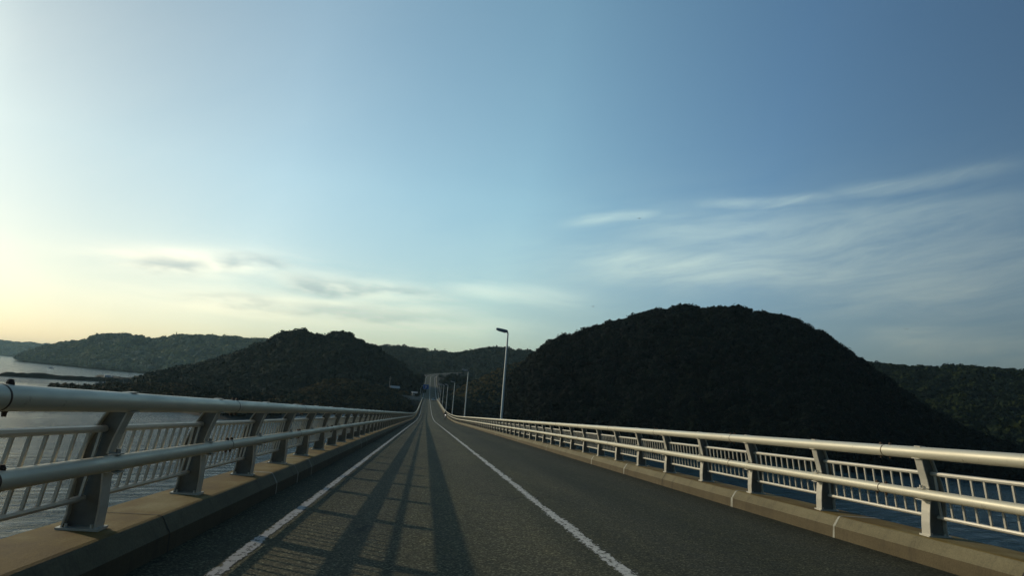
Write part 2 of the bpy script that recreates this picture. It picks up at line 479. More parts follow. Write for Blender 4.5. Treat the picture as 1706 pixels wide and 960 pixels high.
def kerb(side, ys):
    x0 = XR if side > 0 else XL; s = side
    prof = [(x0, -.3), (x0, KH - .125), (x0 + s * .006, KH - .115), (x0 + s * .062, KH - .020), (x0 + s * .075, KH - .006), (x0 + s * .10, KH), (x0 + s * KW, KH), (x0 + s * KW, -.3)]
    o = extrude_profile('kerb', prof, ys, M['kerb']); return o


KL = kerb(-1, YS); tag(KL, 'broad concrete kerb under the left railing, shaded towards the road', 'kerb')
KR = kerb(1, YS); tag(KR, 'broad sunlit concrete kerb under the right railing', 'kerb')
deckp = [(XL - KW - .01, -.01 + KH - .03), (XL - KW - .01, -.55), (XL + .9, -.75), (XL + 1.6, -2.3), (XR - 1.6, -2.3), (XR - .9, -.75), (XR + KW + .01, -.55), (XR + KW + .01, KH - .04),
         (XR + KW - .05, KH - .04), (XR + KW - .05, -.06), (XL - KW + .05, -.06), (XL - KW + .05, KH - .03)]
deck = extrude_profile('bridge_deck', deckp, YS, M['conc']); tag(deck, 'concrete box girder under the bridge roadway', 'bridge deck')

# joints in the kerbs: dark grooves, some sealed with pale mortar
def kerb_joint(side, y, pale, wdt):
    x0 = XR if side > 0 else XL; s = side; e = .003
    prof = [(x0 - s * e, .0), (x0 - s * e, KH - .125), (x0 + s * (.006 - e), KH - .113), (x0 + s * (.062 - e), KH - .018), (x0 + s * (.075 - e), KH - .003), (x0 + s * .10, KH + e), (x0 + s * (KW + .002), KH + e)]
    b = MB(); n = 7; vs = []
    ws = [wdt * (random.uniform(.5, 1.6) if pale else 1) for _ in prof]
    for k in range(2):
        for (x, z), w_ in zip(prof, ws):
            yy = y + (w_ if k else -w_) / 2
            vs.append((x, yy, zr(yy) + z))
    b.add(vs, [(i, i + 1, n + i + 1, n + i) for i in range(n - 1)])
    return b.build('kerb_joint', M['mortar'] if pale else M['groove'], KR if side > 0 else KL)


for y, pale in [(5.55, 0), (8.3, 1), (11.2, 1), (14.6, 0), (17.5, 1), (21, 1), (25, 0), (29, 1), (33, 0), (38, 1), (44, 0), (50, 1), (57, 0), (65, 1), (75, 0)]: kerb_joint(1, y, pale, .055 if pale else .018)
for y, pale in [(5.6, 0), (2.6, 0), (9.4, 1), (10.9, 1), (12.2, 1), (16, 0), (21.5, 1), (23.5, 1), (28, 0), (34, 1), (42, 0), (50, 1), (60, 0)]: kerb_joint(-1, y, pale, .06 if pale else .016)
# sandy silt collected in the gutter
# ------------------------------------------------------------------ railings
TR = .064      # top pipe
LR, LRH = .052, .69        # lower pipe
PH = 0.9                   # phase of the 2 m post grid


def prof_post(s, x0):
    TRH = 1.115 if s > 0 else 1.085
    """side outline of a post: front (road side) and rear edges as x offset, height"""
    fr = [(0.0, KH + .016), (-.006, .40), (-.004, .52), (.004, .632), (.004, .69), (-.002, .752), (-.022, .84), (-.055, .94), (-.088, TRH - TR + .012)]
    rr = [(.215, KH + .016), (.196, .36), (.194, .50), (.192, .632), (.184, .69), (.174, .752), (.142, .84), (.096, .94), (.046, TRH - TR + .012)]
    return [(x0 + s * a, h) for a, h in fr], [(x0 + s * a, h) for a, h in rr]


def sweep_strip(b, pts, th, w, s):
    """flange: strip following pts (x,z), thickness th outwards, width w along the road"""
    rings = []
    for i, (x, z) in enumerate(pts):
        rings.append([(x, -w / 2, z), (x, w / 2, z), (x + s * th, w / 2, z), (x + s * th, -w / 2, z)])
    b.loft(rings)


def make_post(side, parent):
    TRH = 1.115 if side > 0 else 1.085
    x0 = 5.33 if side > 0 else -2.02; s = side
    fr, rr = prof_post(s, x0); b = MB()
    lo = [p for p in fr if p[1] <= .635]; hi = [p for p in fr if p[1] >= .75]
    fr = [(a + s * (.018 if .66 < h < .72 else 0), h) for a, h in fr]
    sweep_strip(b, lo, .011, .125, s); sweep_strip(b, hi, .011, .11, s)
    sweep_strip(b, [(x - s * .010, z) for x, z in rr], .011, .11, s)
    vs = []
    for (xa, za), (xb, zb) in zip(fr, rr):
        vs += [(xa + s * .011, -.006, za), (xb - s * .010, -.006, zb), (xb - s * .010, .006, zb), (xa + s * .011, .006, za)]
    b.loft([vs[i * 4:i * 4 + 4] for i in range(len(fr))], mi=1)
    b.box((x0 + s * .108, 0, KH + .009), (.26, .15, .016))
    for dx in (.0, .215):
        for dy in (-.045, .045): b.tube([(x0 + s * (dx + .03 if dx == 0 else dx - .03), dy, KH + .014), (x0 + s * (dx + .03 if dx == 0 else dx - .03), dy, KH + .04)], .010, 6)
    # seat plates for the pipes
    b.box((x0 - s * .065, 0, TRH - TR + .004), (.10, .12, .008)); b.box((x0 - s * .060, 0, TRH + TR + .002), (.07, .09, .008))
    b.box((x0 - s * .03, 0, LRH + LR + .006), (.07, .09, .008)); b.box((x0 - s * .03, 0, LRH - LR - .006), (.10, .11, .008))
    b.tube([(x0 - s * .03, .03, LRH + LR), (x0 - s * .03, .03, LRH + LR + .035)], .016, 6)
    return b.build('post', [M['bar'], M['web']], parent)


def make_panel(side, parent):
    x0 = 5.33 if side > 0 else -2.02; s = side; b = MB()
    zt, zb = .905, .462; xt, xb = x0 + s * .055, x0 + s * .115
    b.tube([(xt, .055, zt), (xt, 1.945, zt)], .023, 8); b.tube([(xb, .055, zb), (xb, 1.945, zb)], .021, 8)
    for k in range(12):
        y = .10 + 1.80 * k / 11
        R = Matrix.Rotation(math.atan2(s * (xt - xb) * s, zt - zb) * 1.0, 3, 'Y')
        b.box(((xt + xb) / 2, y, (zt + zb) / 2), (.016, .022, math.hypot(zt - zb, xt - xb)), R)
    return b.build('baluster_panel', M['bar'], parent, smooth=False)


def shear_at(o, y, z0=None):
    """stand a part on the road profile at y (length 2 m ahead)"""
    o.location = (0, y, zr(y)); o.rotation_euler = (math.atan2(zr(y + 2) - zr(y), 2.0), 0, 0)


def pipe_ring(b, x, y, z, r, n=20, L=.02):
    b.tube([(x, y - L / 2, z), (x, y + L / 2, z)], r, n)


def railing(side):
    TRH = 1.115 if side > 0 else 1.085
    s = side; x0 = 5.33 if s > 0 else -2.02
    xt, xl = x0 - s * .065, x0 - s * .030
    root = empty('bridge_railing', (x0, 0, 0))
    def sub(o): o.parent = root; o.matrix_parent_inverse = Matrix.Identity(4); return o
    off = Vector((x0, 0, 0))
    ys = [-29] + list(np.arange(-11.1, YEND, 2.0)) + [YEND]
    b = MB(); b.tube([(xt - x0, y, zr(y) + TRH) for y in ys], TR, 28); b.build('top_rail', M['rail'], root, smooth=True)
    b = MB(); b.tube([(xl - x0, y, zr(y) + LRH) for y in ys], LR, 24); b.build('lower_rail', M['rail'], root, smooth=True)
    p0 = make_post(s, root); q0 = make_panel(s, root)
    for o in (p0, q0):
        for v in o.data.vertices: v.co.x -= x0
    py = [PH + 2 * k for k in range(-2, 172)]
    for i, y in enumerate(py[:98]):
        for src in (p0, q0):
            o = src if i == 0 else src.copy()
            if i: C.objects.link(o); o.parent = root
            shear_at(o, y)
            if src is p0: o.rotation_euler = (0, 0, 0)
    # far run, where posts and panels merge to a few pixels
    for src, nm in ((p0, 'post'), (q0, 'baluster_panel')):
        co = np.array([v.co[:] for v in src.data.vertices]); fs = [tuple(p.vertices) for p in src.data.polygons]; b = MB()
        for y in py[98:]:
            b.add(co + np.array([0, y, zr(y)]), fs)
        b.mi = [p.material_index for p in src.data.polygons] * (len(b.f) // len(fs))
        o = b.build(nm, list(src.data.materials), root); tag(o, kind='stuff')
    # pipe joints with bolt pairs every 4 m
    def joint(r):
        b = MB(); pipe_ring(b, 0, 0, 0, r + .0015, 24, .014); o = b.build('pipe_joint', M['bolt'], root)
        for dy in (-.08, .08):
            b = MB(); b.tube([(0, dy, -r - .024), (0, dy, -r - .006), (0, dy, -r + .004), (0, dy, r - .004), (0, dy, r + .006), (0, dy, r + .024)], [.011, .012, .019, .019, .019, .011], 8)
            b.build('bolt', M['bolt'], o)
        return o
    jt, jl = joint(TR), joint(LR)
    for i in range(22):
        y = 3.45 + 4 * (i - 1)
        for src, x, z in ((jt, xt, TRH), (jl, xl, LRH)):
            o = src if i == 0 else copy_tree(src, root)
            yy = y + (0 if src is jt else .12); k = int((yy - PH) // 2); ya, yb = PH + 2 * k, PH + 2 * k + 2
            zz = zr(ya) + (zr(yb) - zr(ya)) * (yy - ya) / 2
            o.location = (x - x0, yy, zz + z); o.rotation_euler = (math.atan(S0), 0, 0)
    return root


rl = railing(-1); tag(rl, 'pale metal bridge railing on the left, its near side in shade with the sea behind', 'railing', 'bridge railings')
rr_ = railing(1); tag(rr_, 'cream metal bridge railing on the right, lit by the sun below the big dark hill', 'railing', 'bridge railings')

# ------------------------------------------------------------------ sea
ZS = CAMH - 14.0
b = MB(); n = 96; RS = 9000.0
b.add([(0, 0, ZS)] + [(RS * math.cos(2 * math.pi * k / n), RS * math.sin(2 * math.pi * k / n), ZS) for k in range(n)], [(0, 1 + k, 1 + (k + 1) % n) for k in range(n)])
o = b.build('sea', M['sea']); tag(o, 'rippled blue grey sea on both sides of the bridge', 'sea', kind='structure')

# ------------------------------------------------------------------ hills
def vnoise(x, y, seed=0):
    """smooth value noise, numpy"""
    xi, yi = np.floor(x).astype(int), np.floor(y).astype(int); fx, fy = x - xi, y - yi
    def h(i, j): 
        v = np.sin(i * 127.1 + j * 311.7 + seed * 74.7) * 43758.5453; return v - np.floor(v)
    u, v = fx * fx * (3 - 2 * fx), fy * fy * (3 - 2 * fy)
    return (h(xi, yi) * (1 - u) + h(xi + 1, yi) * u) * (1 - v) + (h(xi, yi + 1) * (1 - u) + h(xi + 1, yi + 1) * u) * v


def fbm(x, y, seed=0, o=4):
    a, s, t = 0, .5, 0
    for k in range(o): a = a + s * (vnoise(x * 2 ** k, y * 2 ** k, seed + k) - .5); s *= .5
    return a


def mesh_np(name, V, Fq, mt, tint=None, smooth=False):
    me = bpy.data.meshes.new(name); nv, nf = len(V), len(Fq); k = Fq.shape[1]
    me.vertices.add(nv); me.vertices.foreach_set('co', np.ascontiguousarray(V, np.float32).ravel())
    me.loops.add(nf * k); me.loops.foreach_set('vertex_index', np.ascontiguousarray(Fq, np.int32).ravel())
    me.polygons.add(nf); me.polygons.foreach_set('loop_start', np.arange(nf, dtype=np.int32) * k)
    me.polygons.foreach_set('loop_total', np.full(nf, k, np.int32))
    if smooth: me.polygons.foreach_set('use_smooth', np.ones(nf, bool))
    if tint is not None:
        a = me.attributes.new('tint', 'FLOAT', 'POINT'); a.data.foreach_set('value', np.ascontiguousarray(tint, np.float32))
    me.materials.append(mt); me.update(calc_edges=True); me.validate()
    o = bpy.data.objects.new(name, me); C.objects.link(o); return o


_ico = None


def crowns(name, pts, rad, nleaf, leaf, mt, parent=None, flat=.8, seed=1, gap=.0):
    """leafy crowns: many small folded leaf clumps over and inside each crown, around a dark filler core that blocks gaps"""
    rng = np.random.default_rng(seed); N = len(pts); pts = np.asarray(pts, float); rad = np.asarray(rad, float)
    d = rng.normal(size=(N, nleaf, 3)); d[..., 2] = np.abs(d[..., 2]) * 1.0 - .35 * rng.random((N, nleaf)); d /= np.linalg.norm(d, axis=2, keepdims=True)
    # each crown carries its own lobes
    lob = rng.normal(size=(N, 5, 3)); lob[..., 2] = np.abs(lob[..., 2]); lob /= np.linalg.norm(lob, axis=2, keepdims=True)
    dd = np.einsum('nlk,nmk->nlm', d, lob).max(axis=2)
    sh = (.62 + .42 * np.clip(dd, 0, 1) ** 3) * rng.uniform(.80, 1.06, (N, nleaf))
    pos = pts[:, None, :] + d * (rad[:, None] * sh)[..., None] * np.array([1, 1, flat])
    nrm = d + rng.normal(scale=.45, size=d.shape); nrm /= np.linalg.norm(nrm, axis=2, keepdims=True)
    a = np.cross(nrm, rng.normal(size=d.shape)); a /= np.linalg.norm(a, axis=2, keepdims=True); bb = np.cross(nrm, a)
    sz = leaf * rng.uniform(.55, 1.3, (N, nleaf, 1)) * (rad / rad.mean())[:, None, None] ** .5
    q = np.stack([pos - a * sz, pos - bb * sz * .75 + nrm * sz * .18, pos + a * sz, pos + bb * sz * .75 - nrm * sz * .18], axis=2).reshape(-1, 3)
    F1 = np.arange(len(q)).reshape(-1, 4)
    tcr = np.repeat(rng.random(N), nleaf * 4) * .7 + np.repeat(rng.random(N * nleaf), 4) * .3
    # core: squashed low-poly blobs, as quads
    th = np.linspace(0, 2 * np.pi, 7)[:-1]; ringz = [-.5, .1, .55, .8]; rr = [.55, .72, .50, .12]
    cv = np.array([(r * math.cos(t), r * math.sin(t), z * flat) for z, r in zip(ringz, rr) for t in th])
    cf = np.array([(i * 6 + k, i * 6 + (k + 1) % 6, (i + 1) * 6 + (k + 1) % 6, (i + 1) * 6 + k) for i in range(3) for k in range(6)])
    CV = (pts[:, None, :] + cv[None] * rad[:, None, None]).reshape(-1, 3)
    CF = (cf[None] + (np.arange(N) * len(cv))[:, None, None]).reshape(-1, 4) + len(q)
    o = mesh_np(name, np.vstack([q, CV]), np.vstack([F1, CF]), mt, np.concatenate([tcr, np.full(len(CV), .1)]))
    if parent: o.parent = parent
    return o


def hill(name, pts, wf, wb, zb=ZS - .5, nr=26, step=6.0, noise=2.0, power=1.5, seed=0, mt='hillside', foot=None, canopy=3.0):
    """ridge given as (photo column, photo row, distance): crest in real space, slopes fall in front of and behind it.
    wf may be a list per point.  returns (object, sampler)"""
    px = np.array([p[0] for p in pts], float); W3 = np.array([P(*p) for p in pts])
    wfa = np.array(wf if isinstance(wf, (list, tuple)) else [wf] * len(pts), float)
    seg = np.r_[0, np.cumsum(np.hypot(*np.diff(W3[:, :2], axis=0).T))]
    ns = max(8, int(seg[-1] / step)); s = np.linspace(0, seg[-1], ns)
    cx, cy, cz, ww = (np.interp(s, seg, a) for a in (W3[:, 0], W3[:, 1], W3[:, 2] - canopy, wfa))
    dr = np.stack([cx, cy], 1); D = np.linalg.norm(dr, axis=1); dr /= D[:, None]
    t = np.concatenate([-np.linspace(1, 0, nr) ** 1.0, np.linspace(0, 1, nr // 2)[1:]])
    T_, S_ = np.meshgrid(t, np.arange(ns)); 
    def at(si, tt, noisy_=True):
        X, Y, Z, Wd = (np.interp(si, np.arange(ns), a) for a in (cx, cy, cz, ww))
        dx, dy = np.interp(si, np.arange(ns), dr[:, 0]), np.interp(si, np.arange(ns), dr[:, 1])
        off = np.where(tt < 0, tt * Wd, tt * wb)
        x, y = X + dx * off, Y + dy * off
        pr = np.clip(1 - np.abs(tt) ** power, 0, 1)
        z = zb + (Z - zb) * pr + fbm(x / 28, y / 28, seed) * noise * 4 * np.clip(np.abs(tt) * 4, 0, 1) * np.clip((1 - np.abs(tt)) * 5, 0, 1)
        return x, y, z
    x, y, z = at(S_.astype(float), T_)
    V = np.stack([x, y, z], -1).reshape(-1, 3); nt = len(t)
    Fq = np.array([(i * nt + k, (i + 1) * nt + k, (i + 1) * nt + k + 1, i * nt + k + 1) for i in range(ns - 1) for k in range(nt - 1)])
    o = mesh_np(name, V, Fq, M[mt], smooth=True); tag(o, kind='structure')
    area = seg[-1] * wfa.mean()
    def sample(n, tmin=-1.0, tmax=.25, rng=np.random.default_rng(seed + 5), minz=ZS + 1.0):
        si = rng.random(n) * (ns - 1); tt = rng.uniform(tmin, tmax, n); a, b_, c = at(si, tt); k = c > minz
        return np.stack([a, b_, c], -1)[k]
    return o, sample, area


GRP = None


def wood(obj, pts, r0, r1, nleaf, leaf, mt, label, seed, name='woodland', flat=.8, lift=.45, cat='woodland'):
    rng = np.random.default_rng(seed); rad = rng.uniform(r0, r1, len(pts)) * rng.uniform(.8, 1.15, len(pts))
    p = pts.copy(); p[:, 2] += rad * lift
    o = crowns(name, p, rad, nleaf, leaf, M[mt], flat=flat, seed=seed); tag(o, label, cat, kind='stuff'); return o


# A: the large dark islet hill right of the bridge
A_pts = [(845, 640, 300), (862, 618, 300), (880, 600, 300), (905, 576, 300), (925, 562, 300), (943, 554, 300), (962, 553, 299), (985, 546, 299), (1005, 538, 298), (1022, 530, 298), (1042, 530, 297), (1062, 522, 296), (1088, 514, 295), (1110, 514, 294), (1132, 508, 293), (1152, 506, 292), (1172, 512, 291), (1196, 509, 290), (1222, 509, 289), (1250, 514, 288),
         (1305, 521, 286), (1340, 534, 284), (1380, 558, 282), (1420, 590, 278), (1450, 612, 276), (1510, 655, 272), (1560, 688, 268), (1620, 716, 262), (1700, 745, 256), (1800, 775, 250)]
hA, sA, aA = hill('islet_hill', A_pts, [70] * 3 + [85] * 20 + [75, 70, 60, 45, 40, 30, 25], 90, step=4, noise=1.6, power=1.45, seed=3, canopy=4.3)
tag(hA, 'steep dark hill of the islet right of the bridge', 'hill')
pA = sA(5200, -1.0, .35)
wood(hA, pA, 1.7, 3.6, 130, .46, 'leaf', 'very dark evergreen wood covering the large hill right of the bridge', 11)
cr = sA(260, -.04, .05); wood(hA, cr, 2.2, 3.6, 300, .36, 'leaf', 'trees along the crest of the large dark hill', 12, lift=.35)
# rock scar on the lower right slope
# B: the low ridge behind it at the right
B_pts = [(1380, 600, 560), (1440, 605, 560), (1500, 608, 560), (1560, 611, 555), (1600, 611, 550), (1650, 614, 545), (1706, 618, 540), (1800, 622, 530), (1950, 640, 510)]
hB, sB, aB = hill('ridge', B_pts, 190, 120, step=8, noise=2.6, power=1.2, seed=8, canopy=4)
tag(hB, 'low wooded ridge at the right edge behind the dark hill', 'ridge')
wood(hB, sB(3800, -1, .2), 2.6, 5.0, 70, 1.0, 'leaf_right', 'dull green wood on the low ridge at the far right', 13, flat=.7)
# C: two-humped hill left of the road
C_pts = [(205, 642, 420), (225, 638, 440), (250, 631, 460), (300, 615, 500), (350, 602, 510), (400, 589, 500), (440, 572, 490), (470, 556, 485), (500, 551, 480), (520, 559, 478), (545, 559, 475), (570, 552, 472), (600, 568, 470),
         (630, 580, 468), (660, 602, 466), (690, 630, 464), (706, 655, 460)]
hC, sC, aC = hill('headland_hill', C_pts, [60, 80, 100, 120, 130, 140, 140, 140, 140, 140, 140, 135, 130, 120, 110, 80, 40], 120, step=6, noise=2.4, power=1.25, seed=21, canopy=4.0)
tag(hC, 'dark two-humped hill left of the far end of the bridge', 'hill')
wood(hC, sC(4200, -1.0, .3), 2.4, 4.8, 120, .65, 'leaf_mid', 'dark wood covering the two-humped hill left of the bridge end', 14)
cr = np.array([P(px, py + 3, d) for px, py, d in [(487, 556, 484), (496, 552, 483), (505, 551, 482), (513, 555, 480), (560, 557, 474), (570, 554, 473), (580, 558, 472)]])
wood(hC, cr, 4.0, 5.2, 260, .8, 'leaf_mid', 'rounded treetops on the two summits of the headland hill', 15, lift=-.2)
# D: ridge behind the end of the road
D_pts = [(560, 590, 860), (640, 579, 860), (680, 582, 850), (720, 587, 840), (760, 592, 830), (800, 585, 820), (840, 583, 820), (880, 589, 820), (940, 592, 820), (1000, 600, 820)]
hD, sD, aD = hill('inland_ridge', D_pts, 230, 150, step=10, noise=3.5, power=1.15, seed=31, zb=ZS + 2, canopy=5)
tag(hD, 'wooded ridge behind the road at the far end of the bridge', 'ridge')
wood(hD, sD(3000, -1, .15), 4.5, 8.0, 110, 1.1, 'leaf_mid', 'wood on the ridge behind the far end of the road', 16, flat=.75)
# E: long headland at the left, F: farthest coast
E_pts = [(20, 600, 1500), (50, 590, 1450), (80, 579, 1420), (112, 573, 1400), (138, 572, 1370), (152, 567, 1350), (166, 561, 1320), (185, 559, 1310), (215, 560, 1290), (236, 563, 1280), (250, 570, 1260), (270, 567, 1250), (292, 561, 1240), (350, 562, 1200), (400, 564, 1180), (440, 569, 1150), (500, 575, 1120)]
hE, sE, aE = hill('headland', E_pts, [60, 110, 150, 190, 210, 220, 235, 240, 250, 250, 250, 250, 260, 260, 260, 260, 260], 200, step=14, noise=4.0, power=1.2, seed=41, canopy=5)
tag(hE, 'hazy green headland across the water at the left', 'headland')
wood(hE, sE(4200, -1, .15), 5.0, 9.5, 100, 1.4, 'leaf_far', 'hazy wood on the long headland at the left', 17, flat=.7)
F_pts = [(-200, 566, 3200), (-60, 568, 3200), (0, 570, 3200), (50, 574, 3100), (100, 580, 3000), (160, 588, 2900), (230, 596, 2800)]
hF, sF, aF = hill('far_coast', F_pts, 350, 300, step=30, noise=5, power=1.1, seed=51, canopy=8)
tag(hF, 'faint far coast on the horizon at the left edge', 'coast')
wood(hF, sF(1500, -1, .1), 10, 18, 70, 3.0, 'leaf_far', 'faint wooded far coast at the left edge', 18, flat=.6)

# G: the land at the far end of the bridge
shore = [(-40, 330), (60, 300), (110, 292), (150, 280), (250, 252), (330, 224), (370, 210), (450, 222), (550, 262), (650, 312), (700, 336), (760, 345), (820, 350), (900, 350), (1000, 345)]


def land_h(x, y):
    r = np.hypot(x, y); return r


def build_land():
    pxs = np.linspace(-40, 1000, 200); sh = np.interp(pxs, *zip(*shore)); nr = 70; V = []
    rng_t = np.linspace(0, 1, nr) ** 1.4
    for px, s_ in zip(pxs, sh):
        w = W @ cray(px, HZ0 + px * math.tan(ROLL)); d = np.array([w[0], w[1]]); d /= np.linalg.norm(d)
        s_ = s_ + 10 * fbm(np.array([px / 40.]), np.array([0.]), 5)[0]
        for t in rng_t:
            r = s_ - 3 + (900 - s_) * t; x, y = d * r; e = r - s_
            h = ZS - .6 + 3.4 * (1 - math.exp(-max(0, e + 3) / 14)) + .006 * max(0, e) + 1.6 * float(fbm(np.array([x / 30]), np.array([y / 30]), 61)[0])
            if px < 310: h = min(h, ZS - .6 + (2.6 + 1.5 * min(1, max(0, (px - 140) / 60))) * (1 - math.exp(-max(0, e + 3) / 14)) - max(0, (e - 35 - max(0, px - 150) * .8)) * .1)
            if px < 105: h -= (105 - px) * .12
            V.append((x, y, h))
    V = np.array(V)
    # carry the road corridor on an embankment
    for i, (x, y, h) in enumerate(V):
        if y > YEND - 25:
            dd = abs(x - (XC + xr(y))); zz = zr(max(y, YEND)) - .35
            k = 1 - min(1, max(0, (dd - 8) / 26)); k = k * k * (3 - 2 * k) * min(1, max(0, (y - YEND + 12) / 12))
            V[i, 2] = h * (1 - k) + zz * k
    Fq = np.array([(i * nr + k, (i + 1) * nr + k, (i + 1) * nr + k + 1, i * nr + k + 1) for i in range(len(pxs) - 1) for k in range(nr - 1)])
    o = mesh_np('ground', V, Fq, M['shore'], smooth=True); tag(o, 'low rocky scrub land around the far end of the bridge', 'ground', kind='structure')
    return V.reshape(len(pxs), nr, 3)


LV = build_land()
rng = np.random.default_rng(5)


def land_pts(n, px0, px1, t0, t1):
    i = rng.uniform((px0 + 40) / 1040 * 199, (px1 + 40) / 1040 * 199, n).astype(int); k = rng.uniform(t0, t1, n); k = np.clip(k, 0, 68).astype(int)
    p = LV[i, k] + rng.normal(scale=1.2, size=(n, 3)) * [1, 1, 0]
    keep = (np.abs(p[:, 0] - XC - np.array([xr(v) for v in p[:, 1]])) > 7.5) & (p[:, 2] > ZS + .7); return p[keep]


wood(None, land_pts(3200, 60, 755, 3, 38), .9, 2.0, 60, .42, 'scrub', 'brown and olive scrub on the low shore left of the bridge end', 19, name='scrub', cat='scrub', flat=.75, lift=.3)
wood(None, np.vstack([land_pts(1500, 330, 1000, 10, 60), land_pts(900, 735, 1000, 1, 12)]), 1.6, 3.2, 70, .6, 'leaf_mid', 'dark bushes on the shore and beside the far road', 20, name='thicket', cat='bushes', lift=.3)
wood(None, np.vstack([land_pts(900, 104, 320, 3, 9), land_pts(250, 104, 160, 3, 7)]), .9, 2.2, 60, .4, 'scrub', 'low scrub on the thin spit of land above the left railing', 27, name='scrub', cat='scrub', flat=.75, lift=.2)
# mound left of the road end and lit slope right of it
G1, sG1, _ = hill('scrub_mound', [(440, 672, 330), (490, 655, 340), (530, 640, 345), (560, 632, 350), (600, 636, 355), (640, 645, 360), (670, 654, 362), (690, 662, 365)], [50, 60, 70, 70, 65, 55, 45, 35], 50, step=4, noise=1.4, power=1.3, seed=71, canopy=1.5)
tag(G1, 'low scrubby mound left of the bridge end', 'mound')
wood(G1, sG1(1500, -1, .3), 1.1, 2.4, 70, .5, 'scrub', 'olive brown scrub on the low mound left of the bridge end', 22, name='scrub', cat='scrub', lift=.3)
G2, sG2, _ = hill('roadside_slope', [(742, 664, 392), (755, 655, 396), (772, 643, 400), (790, 634, 404), (815, 622, 410), (840, 611, 415), (870, 602, 420), (920, 596, 420), (980, 590, 420)], [10, 20, 28, 36, 42, 46, 50, 50, 50], 40, step=3, noise=1.0, power=1.3, seed=81, canopy=1.2)
tag(G2, 'brown grassy slope climbing right of the far road', 'slope')
wood(G2, sG2(1300, -1, .3), .8, 1.7, 60, .4, 'grass_slope', 'brown scrub painted sunlit on the slope right of the far road', 23, name='scrub', cat='scrub', lift=.3)

# land road beyond the bridge
lroad = ribbon('island_road', -2.6, 6.4, LAND_YS, -.02, M['asphalt'], nx=2); tag(lroad, 'grey road climbing away from the bridge end through the trees', 'road')
for x0, x1 in ((-2.05, -1.9), (5.3, 5.45), (1.66, 1.80)):
    o = ribbon('road_line', x0, x1, LAND_YS, .012, mat('line_paint', (.6, .6, .56), .6)); tag(o, 'thin white line on the climbing road beyond the bridge', 'road marking')


def side_barrier(x, y0, y1, label):
    ys = np.arange(y0, y1, 4.0); root = empty('guard_rail', (x + xr(y0), y0, zr(y0)))
    b = MB()
    b.loft([[(x + xr(y) - .02 - root.location.x, y - y0, zr(y) - zr(y0) + .55), (x + xr(y) + .04 - root.location.x, y - y0, zr(y) - zr(y0) + .65), (x + xr(y) - .02 - root.location.x, y - y0, zr(y) - zr(y0) + .9), (x + xr(y) - .06 - root.location.x, y - y0, zr(y) - zr(y0) + .75)] for y in ys])
    b.build('beam', M['rail'], root)
    b = MB(); b.tube([(0, 0, -.6), (0, 0, .85)], .057, 8); p = b.build('post', M['post'], root)
    for i, y in enumerate(ys):
        o = p if i == 0 else p.copy()
        if i: C.objects.link(o); o.parent = root
        o.location = (x + xr(y) + .1 - root.location.x, y - y0, zr(y) - zr(y0))
    tag(root, label, 'guard rail', 'guard rails beside the climbing road'); return root


side_barrier(6.6, 348, 598, 'white guard rail on the right edge of the climbing road beyond the bridge')
side_barrier(-2.9, 348, 598, 'white guard rail on the left edge of the climbing road beyond the bridge')

# ------------------------------------------------------------------ street lamps
def make_lamp():
    root = empty('street_lamp')
    b = MB(); b.tube([(0, 0, -.9), (0, 0, 0), (0, 0, 4), (0, 0, 7.75)], [.105, .10, .085, .062], 14); b.build('pole', M['lamp'], root, smooth=True)
    b = MB(); b.box((0, 0, -.35), (.34, .34, .05)); b.box((-.20, 0, -.55), (.30, .28, .36)); b.box((0, 0, -.52), (.22, .05, .30)); b.build('bracket', M['post'], root)
    b = MB(); b.tube([(0, 0, 7.65), (-.02, 0, 7.81), (-.22, 0, 7.87)], [.062, .058, .05], 10); b.build('arm', M['lamp_head'], root, smooth=True)
    th = math.radians(-11); b = MB(); rings = []
    for x, w_, h0, h1 in ((-.03, .10, -.08, .08), (-.12, .15, -.12, .11), (-.50, .17, -.14, .10), (-.88, .165, -.12, .07), (-.97, .12, -.09, .03)):
        rings.append([(x, -w_, h0), (x, w_, h0), (x, w_ * .9, h1 * .7), (x, w_ * .4, h1), (x, -w_ * .4, h1), (x, -w_ * .9, h1 * .7)])
    b.loft(rings); hd = b.build('lamp_head', M['lamp_head'], root, smooth=True, loc=(0, 0, 7.87)); hd.rotation_euler = (0, -th, 0)
    b = MB(); b.box((-.50, 0, -.145), (.62, .26, .02)); b.build('lens', M['glass'], hd)
    return root


lamp0 = make_lamp()
ORD = ['nearest and tallest-looking street lamp, its head against the sky', 'second street lamp along the right railing, dark hill behind', 'third street lamp along the right railing', 'fourth street lamp along the right railing',
       'fifth street lamp along the right railing, just before the bridge end', 'sixth street lamp, small and close to the bridge end', 'farthest street lamp, standing at the end of the bridge']
for i, y in enumerate([54, 105, 154, 204, 254, 304, 343]):
    o = lamp0 if i == 0 else copy_tree(lamp0)
    o.location = (XR + KW + .20, y, zr(y) + KH - .1)
    tag(o, ORD[i], 'street lamp', 'street lamps outside the right railing')

